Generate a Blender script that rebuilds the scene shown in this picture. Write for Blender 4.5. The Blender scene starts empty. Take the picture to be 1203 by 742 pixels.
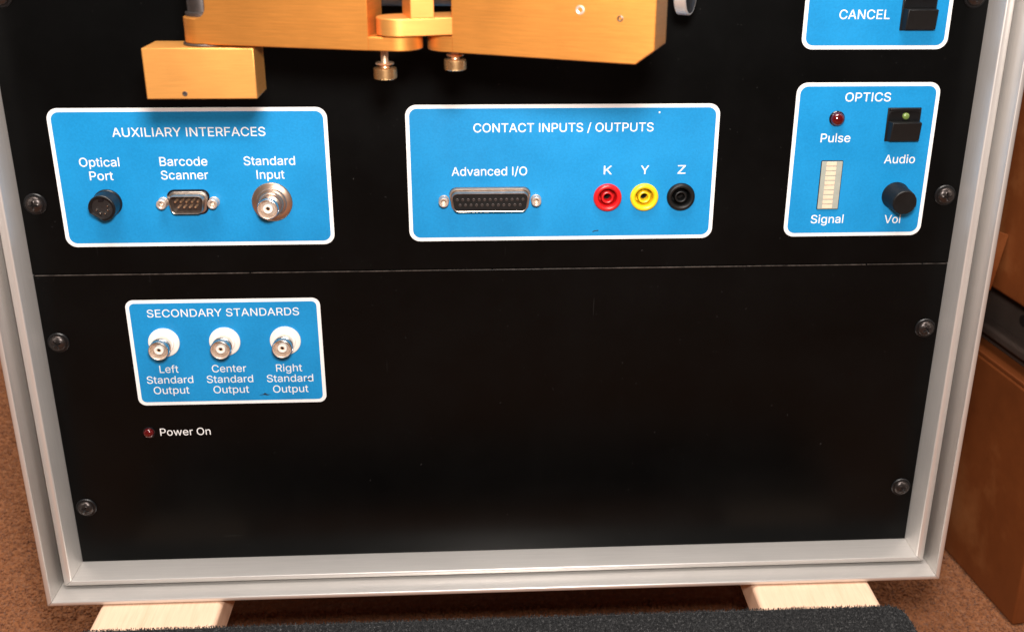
import bpy, bmesh, math, random, json
from mathutils import Vector, Matrix
random.seed(7)
S = 0.001                      # all dimensions below are millimetres
scene = bpy.context.scene
C = scene.collection

# ------------------------------------------------------------------ camera
cam_d = bpy.data.cameras.new('camera'); cam = bpy.data.objects.new('camera', cam_d); C.objects.link(cam)
cam.rotation_euler = (1.2221, -0.0069, -0.0544)
cam.location = (-10.91*S, -495.86*S, 194.68*S)
cam_d.sensor_width = 36; cam_d.lens = 36*1191.79/1203
cam_d.shift_x = -26.41/1203; cam_d.shift_y = -85.62/1203
cam_d.clip_start = 0.01; cam_d.clip_end = 50
cam_d.dof.use_dof = True; cam_d.dof.focus_distance = 0.54; cam_d.dof.aperture_fstop = 13
scene.camera = cam
# ------------------------------------------------------------------ light
w = bpy.data.worlds.new("World"); scene.world = w; w.use_nodes = True
bg = w.node_tree.nodes['Background']; bg.inputs[0].default_value = (1.0, 0.84, 0.76, 1); bg.inputs[1].default_value = 0.10
def area_light(name, loc, target, size, watts, color):
    d = bpy.data.lights.new(name, 'AREA'); d.shape = 'DISK'; d.size = size*S; d.energy = watts; d.color = color
    o = bpy.data.objects.new(name, d); C.objects.link(o); o.location = Vector(loc)*S
    o.rotation_euler = (Vector(target)-Vector(loc)).to_track_quat('-Z', 'Y').to_euler(); return o
area_light('flash_light', (0, -478, 272), (-20, 0, -10), 66, 4.25, (1.0, 0.95, 0.9))
area_light('ceiling_light', (-60, -260, 1300), (0, -40, 0), 850, 35, (1.0, 0.92, 0.86))
scene.view_settings.view_transform = 'Standard'; scene.view_settings.look = 'None'
scene.view_settings.exposure = 0.0; scene.view_settings.gamma = 1.0
scene.render.engine = 'CYCLES'
scene.render.resolution_x = 1024; scene.render.resolution_y = 631

# ------------------------------------------------------------------ materials
def new_mat(name):
    m = bpy.data.materials.new(name); m.use_nodes = True
    return m, m.node_tree.nodes, m.node_tree.links, m.node_tree.nodes['Principled BSDF']
def coords(n, l, scale):
    tc = n.new('ShaderNodeTexCoord'); mp = n.new('ShaderNodeMapping'); mp.inputs['Scale'].default_value = scale
    l.new(tc.outputs['Object'], mp.inputs[0]); return mp.outputs[0]
def noise(n, l, vec, scale, detail=3, rough=0.5):
    t = n.new('ShaderNodeTexNoise'); t.inputs['Scale'].default_value = scale; t.inputs['Detail'].default_value = detail
    t.inputs['Roughness'].default_value = rough; l.new(vec, t.inputs['Vector']); return t.outputs['Fac']
def ramp(n, l, fac, stops):
    r = n.new('ShaderNodeValToRGB'); e = r.color_ramp.elements
    for i, (p, c) in enumerate(stops):
        el = e[i] if i < 2 else e.new(p)
        el.position = p; el.color = c if len(c) == 4 else (*c, 1)
    l.new(fac, r.inputs[0]); return r.outputs[0]
def bump(n, l, h, strength, dist, b):
    bp = n.new('ShaderNodeBump'); bp.inputs['Strength'].default_value = strength; bp.inputs['Distance'].default_value = dist
    l.new(h, bp.inputs['Height']); l.new(bp.outputs[0], b.inputs['Normal'])
def mat(name, col, rough=0.5, metal=0.0, var=0.12, scale=60, stretch=(1,1,1), bmp=0.0, bscale=None, coat=0, rvar=0.08, spec=0.5):
    m, n, l, b = new_mat(name)
    v = coords(n, l, stretch)
    f = noise(n, l, v, scale, 4, 0.6)
    lo = tuple(c*(1-var) for c in col); hi = tuple(min(1, c*(1+var)) for c in col)
    l.new(ramp(n, l, f, [(0.3, lo), (0.7, hi)]), b.inputs['Base Color'])
    b.inputs['Metallic'].default_value = metal; b.inputs['Specular IOR Level'].default_value = spec
    r = n.new('ShaderNodeMapRange'); r.inputs['To Min'].default_value = max(0.02, rough-rvar); r.inputs['To Max'].default_value = rough+rvar
    f2 = noise(n, l, v, scale*0.37, 3, 0.6); l.new(f2, r.inputs['Value']); l.new(r.outputs[0], b.inputs['Roughness'])
    if coat: b.inputs['Coat Weight'].default_value = coat; b.inputs['Coat Roughness'].default_value = 0.08
    if bmp:
        bump(n, l, noise(n, l, v, bscale or scale*6, 3, 0.6), bmp, 0.0002, b)
    return m
M = {}
# satin black paint: orange-peel, dust specks, faint rubbed smears
m, n, l, b = new_mat('satin_black_paint')
v = coords(n, l, (1,1,1))
smear = noise(n, l, v, 16, 5, 0.62); dust = noise(n, l, v, 520, 2, 0.5)
big = noise(n, l, v, 140, 1, 0.4)
col = ramp(n, l, smear, [(0.35, (0.0014,0.0015,0.0015)), (0.75, (0.0026,0.0027,0.0027))])
mx = n.new('ShaderNodeMix'); mx.data_type = 'RGBA'; l.new(col, mx.inputs[6]); mx.inputs[7].default_value = (0.05,0.047,0.045,1)
mlt = n.new('ShaderNodeMath'); mlt.operation = 'MULTIPLY'
l.new(ramp(n, l, dust, [(0.70, (0,0,0)), (0.78, (1,1,1))]), mlt.inputs[0]); l.new(ramp(n, l, big, [(0.45, (0,0,0)), (0.7, (1,1,1))]), mlt.inputs[1])

mp2 = n.new('ShaderNodeMapping'); mp2.inputs['Rotation'].default_value = (0, 0.35, 0); mp2.inputs['Scale'].default_value = (6, 1, 260)
tc2 = n.new('ShaderNodeTexCoord'); l.new(tc2.outputs['Object'], mp2.inputs[0])
mp3 = n.new('ShaderNodeMapping'); mp3.inputs['Rotation'].default_value = (0, 0, 0); mp3.inputs['Scale'].default_value = (260, 1, 10); l.new(tc2.outputs['Object'], mp3.inputs[0])
s1 = ramp(n, l, noise(n, l, mp2.outputs[0], 3.2, 2, 0.4), [(0.78, (0,0,0)), (0.80, (0.2,0.2,0.2))]); s2 = ramp(n, l, noise(n, l, mp3.outputs[0], 3.0, 2, 0.4), [(0.755, (0,0,0)), (0.78, (0.14,0.14,0.14))])
m1 = n.new('ShaderNodeMath'); m1.operation = 'ADD'; l.new(s1, m1.inputs[0]); l.new(s2, m1.inputs[1])
m2 = n.new('ShaderNodeMath'); m2.operation = 'MAXIMUM'; l.new(mlt.outputs[0], m2.inputs[0]); l.new(m1.outputs[0], m2.inputs[1])
l.new(m2.outputs[0], mx.inputs[0]); l.new(mx.outputs[2], b.inputs['Base Color'])
rr = n.new('ShaderNodeMapRange'); b.inputs['Specular IOR Level'].default_value = 0.11; rr.inputs['To Min'].default_value = 0.22; rr.inputs['To Max'].default_value = 0.40
l.new(smear, rr.inputs[0]); l.new(rr.outputs[0], b.inputs['Roughness'])
bump(n, l, noise(n, l, v, 1800, 2, 0.5), 0.12, 0.0001, b); M['black'] = m
# printed blue film with fine velvet grain
m, n, l, b = new_mat('blue_printed_film')
v = coords(n, l, (1,1,1))
g = noise(n, l, v, 900, 3, 0.7); g2 = noise(n, l, v, 40, 3, 0.5)
ad = n.new('ShaderNodeMath'); ad.operation = 'ADD'; l.new(g, ad.inputs[0]); l.new(g2, ad.inputs[1])
hf = n.new('ShaderNodeMath'); hf.operation = 'MULTIPLY'; hf.inputs[1].default_value = 0.5; l.new(ad.outputs[0], hf.inputs[0])
l.new(ramp(n, l, hf.outputs[0], [(0.36, (0.006,0.218,0.50)), (0.62, (0.009,0.268,0.60))]), b.inputs['Base Color'])
rb = n.new('ShaderNodeMapRange'); rb.inputs['To Min'].default_value = 0.30; rb.inputs['To Max'].default_value = 0.55
l.new(noise(n, l, v, 22, 5, 0.7), rb.inputs[0]); l.new(rb.outputs[0], b.inputs['Roughness'])
b.inputs['Specular IOR Level'].default_value = 0.35
bump(n, l, g, 0.25, 0.0002, b); M['blue'] = m
M['white'] = mat('white_print', (0.86,0.85,0.84), 0.5, var=0.03, scale=300, bmp=0.1)
M['bare_edge'] = mat('bare_panel_edge', (0.12,0.105,0.095), 0.45, 0.6, var=0.7, scale=260, rvar=0.1)
def brushed(name, col, rough, stretch, metal=1.0, var=0.07, strength=0.25, scale=40):
    m, n, l, b = new_mat(name)
    v = coords(n, l, stretch)
    f = noise(n, l, v, scale, 5, 0.7); v2 = coords(n, l, (1,1,1)); f2 = noise(n, l, v2, 35, 3, 0.6)
    lo = tuple(c*(1-var) for c in col); hi = tuple(min(1, c*(1+var)) for c in col)
    l.new(ramp(n, l, f, [(0.3, lo), (0.7, hi)]), b.inputs['Base Color']); b.inputs['Metallic'].default_value = metal
    r = n.new('ShaderNodeMapRange'); r.inputs['To Min'].default_value = rough-0.07; r.inputs['To Max'].default_value = rough+0.07
    l.new(f2, r.inputs[0]); l.new(r.outputs[0], b.inputs['Roughness'])
    bump(n, l, f, strength, 0.00008, b); return m
M['gold'] = brushed('brushed_gold_anodised', (0.77,0.315,0.065), 0.42, (1,1,30), scale=70, metal=0.80, var=0.12, strength=0.5)
M['gold_light'] = brushed('brushed_pale_gold_anodised', (0.88,0.41,0.105), 0.42, (1,1,30), scale=70, metal=0.76, var=0.09, strength=0.5)
M['alu_h'] = brushed('aluminium_extrusion_level', (0.68,0.65,0.62), 0.41, (1,30,30), metal=0.60, var=0.05, scale=30)
M['alu_v'] = brushed('aluminium_extrusion_upright', (0.68,0.65,0.62), 0.41, (30,30,1), metal=0.60, var=0.05, scale=30)
M['nickel'] = mat('nickel_plate', (0.72,0.66,0.60), 0.24, 1.0, var=0.08, scale=400)
M['nickel_dull'] = mat('dull_nickel', (0.72,0.60,0.51), 0.36, 0.65, var=0.12, scale=300, stretch=(1,1,1))
M['brass_knurl'] = mat('knurled_brass', (0.86,0.52,0.24), 0.28, 0.92, var=0.15, scale=500)
M['shell_metal'] = mat('tinned_shell', (0.46,0.38,0.32), 0.32, 0.9, var=0.15, scale=300)
M['bronze'] = mat('bronzed_nickel', (0.52,0.37,0.28), 0.33, 0.92, var=0.1, scale=200)
M['copper_gold'] = mat('brassy_metal', (0.92,0.64,0.42), 0.28, 0.85, var=0.1, scale=300)
M['dark_steel'] = mat('dark_steel', (0.10,0.085,0.08), 0.38, 0.8, var=0.2, scale=200)
M['screw'] = mat('black_oxide_screw', (0.050,0.041,0.038), 0.32, 0.8, var=0.25, scale=500, bmp=0.1)
M['black_plastic'] = mat('black_plastic', (0.006,0.006,0.0065), 0.33, 0, var=0.2, scale=300, spec=0.35, bmp=0.15, bscale=2500)
M['black_matte'] = mat('black_matte_plastic', (0.006,0.0058,0.0058), 0.45, 0, var=0.2, scale=300, spec=0.3, bmp=0.2, bscale=2500)
M['gloss_black'] = mat('glossy_black_plastic', (0.008,0.008,0.010), 0.14, 0, var=0.2, scale=200)
M['hole'] = mat('dark_socket_interior', (0.012,0.008,0.007), 0.6, 0)
M['red_plastic'] = mat('red_plastic', (0.62,0.010,0.012), 0.32, 0, var=0.05, bmp=0.08, bscale=1500)
M['yellow_plastic'] = mat('yellow_plastic', (0.86,0.60,0.015), 0.32, 0, var=0.05, bmp=0.08, bscale=1500)
M['ptfe'] = mat('white_nylon', (0.86,0.82,0.76), 0.45, 0, var=0.04)
M['cream'] = mat('cream_segment', (0.80,0.60,0.44), 0.5, 0, var=0.06, scale=400)
M['greygreen'] = mat('grey_display_body', (0.36,0.38,0.33), 0.5, 0, var=0.08, scale=300)
M['brown_insert'] = mat('dark_brown_insert', (0.026,0.012,0.008), 0.5, 0, var=0.2)
def led(name, col):
    m, n, l, b = new_mat(name); v = coords(n, l, (1,1,1))
    l.new(ramp(n, l, noise(n, l, v, 300, 2), [(0.3, tuple(c*0.8 for c in col)), (0.7, col)]), b.inputs['Base Color'])
    b.inputs['Roughness'].default_value = 0.16; b.inputs['Subsurface Weight'].default_value = 0.25
    b.inputs['Subsurface Radius'].default_value = (0.002,0.0005,0.0005); b.inputs['Coat Weight'].default_value = 0.6
    return m
M['led_red'] = led('red_led_lens', (0.10,0.002,0.003)); M['led_green'] = led('green_led_lens', (0.17,0.25,0.06))
# pale wood: grain runs front to back
m, n, l, b = new_mat('pale_pine_wood'); v = coords(n, l, (14,1.2,3))
wv = noise(n, l, v, 14, 6, 0.62); v3 = coords(n, l, (60,2,8)); fine = noise(n, l, v3, 30, 4, 0.6)
mxw = n.new('ShaderNodeMix'); mxw.data_type = 'RGBA'; mxw.inputs[0].default_value = 0.35
l.new(ramp(n, l, wv, [(0.30, (0.68,0.41,0.27)), (0.52, (0.78,0.52,0.36)), (0.75, (0.75,0.47,0.32))]), mxw.inputs[6])
l.new(ramp(n, l, fine, [(0.3, (0.62,0.38,0.25)), (0.7, (0.84,0.60,0.43))]), mxw.inputs[7]); l.new(mxw.outputs[2], b.inputs['Base Color'])
b.inputs['Roughness'].default_value = 0.55; bump(n, l, fine, 0.2, 0.0003, b); M['wood'] = m
def fibre(name, stops, scale, bmp, dist, rough=0.95):
    m, n, l, b = new_mat(name); v = coords(n, l, (1,1,1))
    a = noise(n, l, v, scale, 3, 0.7)
    l.new(ramp(n, l, a, stops), b.inputs['Base Color']); b.inputs['Roughness'].default_value = rough
    b.inputs['Specular IOR Level'].default_value = 0.15; b.inputs['Sheen Weight'].default_value = 0.15
    if bmp: bump(n, l, noise(n, l, v, scale*0.8, 3, 0.7), bmp, dist, b)
    return m
M['floor_carpet'] = fibre('brown_floor_carpet', [(0.28,(0.27,0.100,0.040)), (0.52,(0.35,0.138,0.057)), (0.76,(0.47,0.215,0.105))], 210, 1.0, 0.003)
M['charcoal'] = fibre('charcoal_carpet', [(0.40,(0.005,0.005,0.0055)), (0.56,(0.011,0.011,0.012)), (0.70,(0.11,0.107,0.105))], 620, 0.6, 0.001)
# cardboard: warm brown paper with faint vertical flute lines; lighter blotches for scuffs and painted tape glare
m, n, l, b = new_mat('brown_cardboard'); v = coords(n, l, (1,1,1)); big = noise(n, l, v, 9, 5, 0.65)
l.new(ramp(n, l, big, [(0.3, (0.17,0.042,0.009)), (0.50, (0.23,0.060,0.013)), (0.60, (0.32,0.105,0.030)), (0.75, (0.38,0.15,0.055))]), b.inputs['Base Color'])
b.inputs['Roughness'].default_value = 0.5; v2 = coords(n, l, (1,1,0.02)); bump(n, l, noise(n, l, v2, 260, 2), 0.15, 0.0005, b); M['cardboard'] = m
M['tape'] = mat('clear_packing_tape_over_card', (0.36,0.125,0.035), 0.22, 0, var=0.12, scale=30, bmp=0.2, bscale=90)
M['grey_metal'] = mat('dull_grey_painted_metal', (0.075,0.052,0.042), 0.5, 0.2, var=0.2, scale=40)
M['case_laminate'] = mat('black_case_laminate', (0.02,0.02,0.02), 0.6, 0, bmp=0.3, bscale=500)
M['rubber'] = mat('dark_rubber', (0.03,0.03,0.03), 0.7)
M['scuff'] = mat('dark_scuff', (0.010,0.03,0.06), 0.6)

# ------------------------------------------------------------------ mesh helpers (mm in, metres out)
def to_obj(name, bm, material, parent=None, loc=None, bevel=0, seg=2, smooth=35, kind=None, label=None):
    me = bpy.data.meshes.new(name)
    bmesh.ops.recalc_face_normals(bm, faces=bm.faces[:])
    bm.to_mesh(me); bm.free()
    mats = material if isinstance(material, (list, tuple)) else [material]
    for q in mats: me.materials.append(q)
    me.transform(Matrix.Scale(S, 4))
    if smooth:
        for p in me.polygons: p.use_smooth = True
        me.set_sharp_from_angle(angle=math.radians(smooth))
    o = bpy.data.objects.new(name, me); C.objects.link(o)
    if parent: o.parent = parent
    if loc is not None: o.location = Vector(loc)*S
    if bevel:
        md = o.modifiers.new('bevel', 'BEVEL'); md.width = bevel*S; md.segments = seg; md.limit_method = 'ANGLE'; md.angle_limit = math.radians(35)
        md.harden_normals = False
    if kind: o['kind'] = kind
    if label: o['label'] = label
    return o
def thing(name, loc, label, cat, group=None, rot=(0,0,0)):
    o = bpy.data.objects.new(name, None); C.objects.link(o); o.location = Vector(loc)*S; o.rotation_euler = rot
    o.empty_display_size = 0.02; o['label'] = label; o['category'] = cat
    if group: o['group'] = group
    return o
def copy_part(o, parent, loc):
    c = o.copy(); C.objects.link(c); c.parent = parent; c.location = Vector(loc)*S
    for ch in o.children:
        d = ch.copy(); C.objects.link(d); d.parent = c
    return c
def add_box(bm, x0, x1, y0, y1, z0, z1, mi=0, mtx=None):
    vs = [bm.verts.new((x, y, z)) for x in (x0, x1) for y in (y0, y1) for z in (z0, z1)]
    if mtx: 
        for q in vs: q.co = mtx @ q.co
    for f in ((0,1,3,2),(4,6,7,5),(0,4,5,1),(2,3,7,6),(0,2,6,4),(1,5,7,3)):
        bm.faces.new([vs[i] for i in f]).material_index = mi
def box(x0, x1, y0, y1, z0, z1):
    bm = bmesh.new(); add_box(bm, x0, x1, y0, y1, z0, z1); return bm
def lathe(profile, n=32, bm=None, axis='y', center=(0,0,0), rfun=None, mis=None):
    """profile: (radius, height); height grows towards the viewer (-Y) or along z / x"""
    bm = bm or bmesh.new(); rings = []
    for k, (r, h) in enumerate(profile):
        ring = []
        if r < 1e-6:
            ring = [bm.verts.new(_ax(0, 0, h, axis, center))]
        else:
            for i in range(n):
                a = 2*math.pi*i/n; q = r*(rfun(i, k) if rfun else 1)
                ring.append(bm.verts.new(_ax(q*math.cos(a), q*math.sin(a), h, axis, center)))
        rings.append(ring)
    for k in range(len(rings)-1):
        A, B = rings[k], rings[k+1]
        for i in range(n):
            j = (i+1) % n
            if len(A) == 1 and len(B) == 1: continue
            if len(A) == 1: f = bm.faces.new((A[0], B[i], B[j]))
            elif len(B) == 1: f = bm.faces.new((A[i], A[j], B[0]))
            else: f = bm.faces.new((A[i], A[j], B[j], B[i]))
            if mis: f.material_index = mis[k]
    return bm
def _ax(a, b, h, axis, c):
    if axis == 'y': return (c[0]+a, c[1]-h, c[2]+b)
    if axis == 'z': return (c[0]+a, c[1]+b, c[2]+h)
    return (c[0]+h, c[1]+a, c[2]+b)
def rounded_rect(x0, x1, z0, z1, r, n=8):
    pts = []
    for cx, cz, a0 in ((x1-r, z1-r, 0), (x0+r, z1-r, 90), (x0+r, z0+r, 180), (x1-r, z0+r, 270)):
        for i in range(n+1):
            a = math.radians(a0+90*i/n); pts.append((cx+r*math.cos(a), cz+r*math.sin(a)))
    return pts
def prism(pts, h0, h1, bm=None, mtx=None, mi=0):
    """outline in x,z extruded along -y from height h0 to h1"""
    bm = bm or bmesh.new()
    A = [bm.verts.new((x, -h0, z)) for x, z in pts]; B = [bm.verts.new((x, -h1, z)) for x, z in pts]
    if mtx:
        for q in A+B: q.co = mtx @ q.co
    n = len(pts)
    fs = [bm.faces.new(B), bm.faces.new(A[::-1])]+[bm.faces.new((A[i], A[(i+1)%n], B[(i+1)%n], B[i])) for i in range(n)]
    for f in fs: f.material_index = mi
    return bm
def prism_z(pts, z0, z1, bm=None):
    bm = bm or bmesh.new()
    A = [bm.verts.new((x, y, z0)) for x, y in pts]; B = [bm.verts.new((x, y, z1)) for x, y in pts]; n = len(pts)
    bm.faces.new(B); bm.faces.new(A[::-1])
    for i in range(n): bm.faces.new((A[i], A[(i+1)%n], B[(i+1)%n], B[i]))
    return bm
def ring_prism(outer, inner, h0, h1, bm=None):
    """tube between two outlines of equal length"""
    bm = bm or bmesh.new(); n = len(outer)
    L = [[bm.verts.new((x, -h, z)) for x, z in P] for P, h in ((outer, h0), (outer, h1), (inner, h1), (inner, h0))]
    for a in range(4):
        P, Q = L[a], L[(a+1) % 4]
        for i in range(n): bm.faces.new((P[i], P[(i+1)%n], Q[(i+1)%n], Q[i]))
    return bm
def bool_cut(o, cutter_bm):
    me = bpy.data.meshes.new('cut'); cutter_bm.to_mesh(me); cutter_bm.free(); me.transform(Matrix.Scale(S, 4))
    c = bpy.data.objects.new('cut', me); C.objects.link(c); c.matrix_world = Matrix.Translation(o.matrix_world.translation)
    c.location = (o.parent.location if o.parent else Vector()) + o.location
    if o.parent and o.parent.parent: c.location += o.parent.parent.location
    md = o.modifiers.new('cut', 'BOOLEAN'); md.operation = 'DIFFERENCE'; md.object = c; md.solver = 'EXACT'
    bpy.context.view_layer.update()
    new = bpy.data.meshes.new_from_object(o.evaluated_get(bpy.context.evaluated_depsgraph_get()))
    o.modifiers.remove(md); old = o.data; o.data = new; new.name = old.name
    bpy.data.objects.remove(c); bpy.data.meshes.remove(me)
    new.set_sharp_from_angle(angle=math.radians(35))

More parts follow.
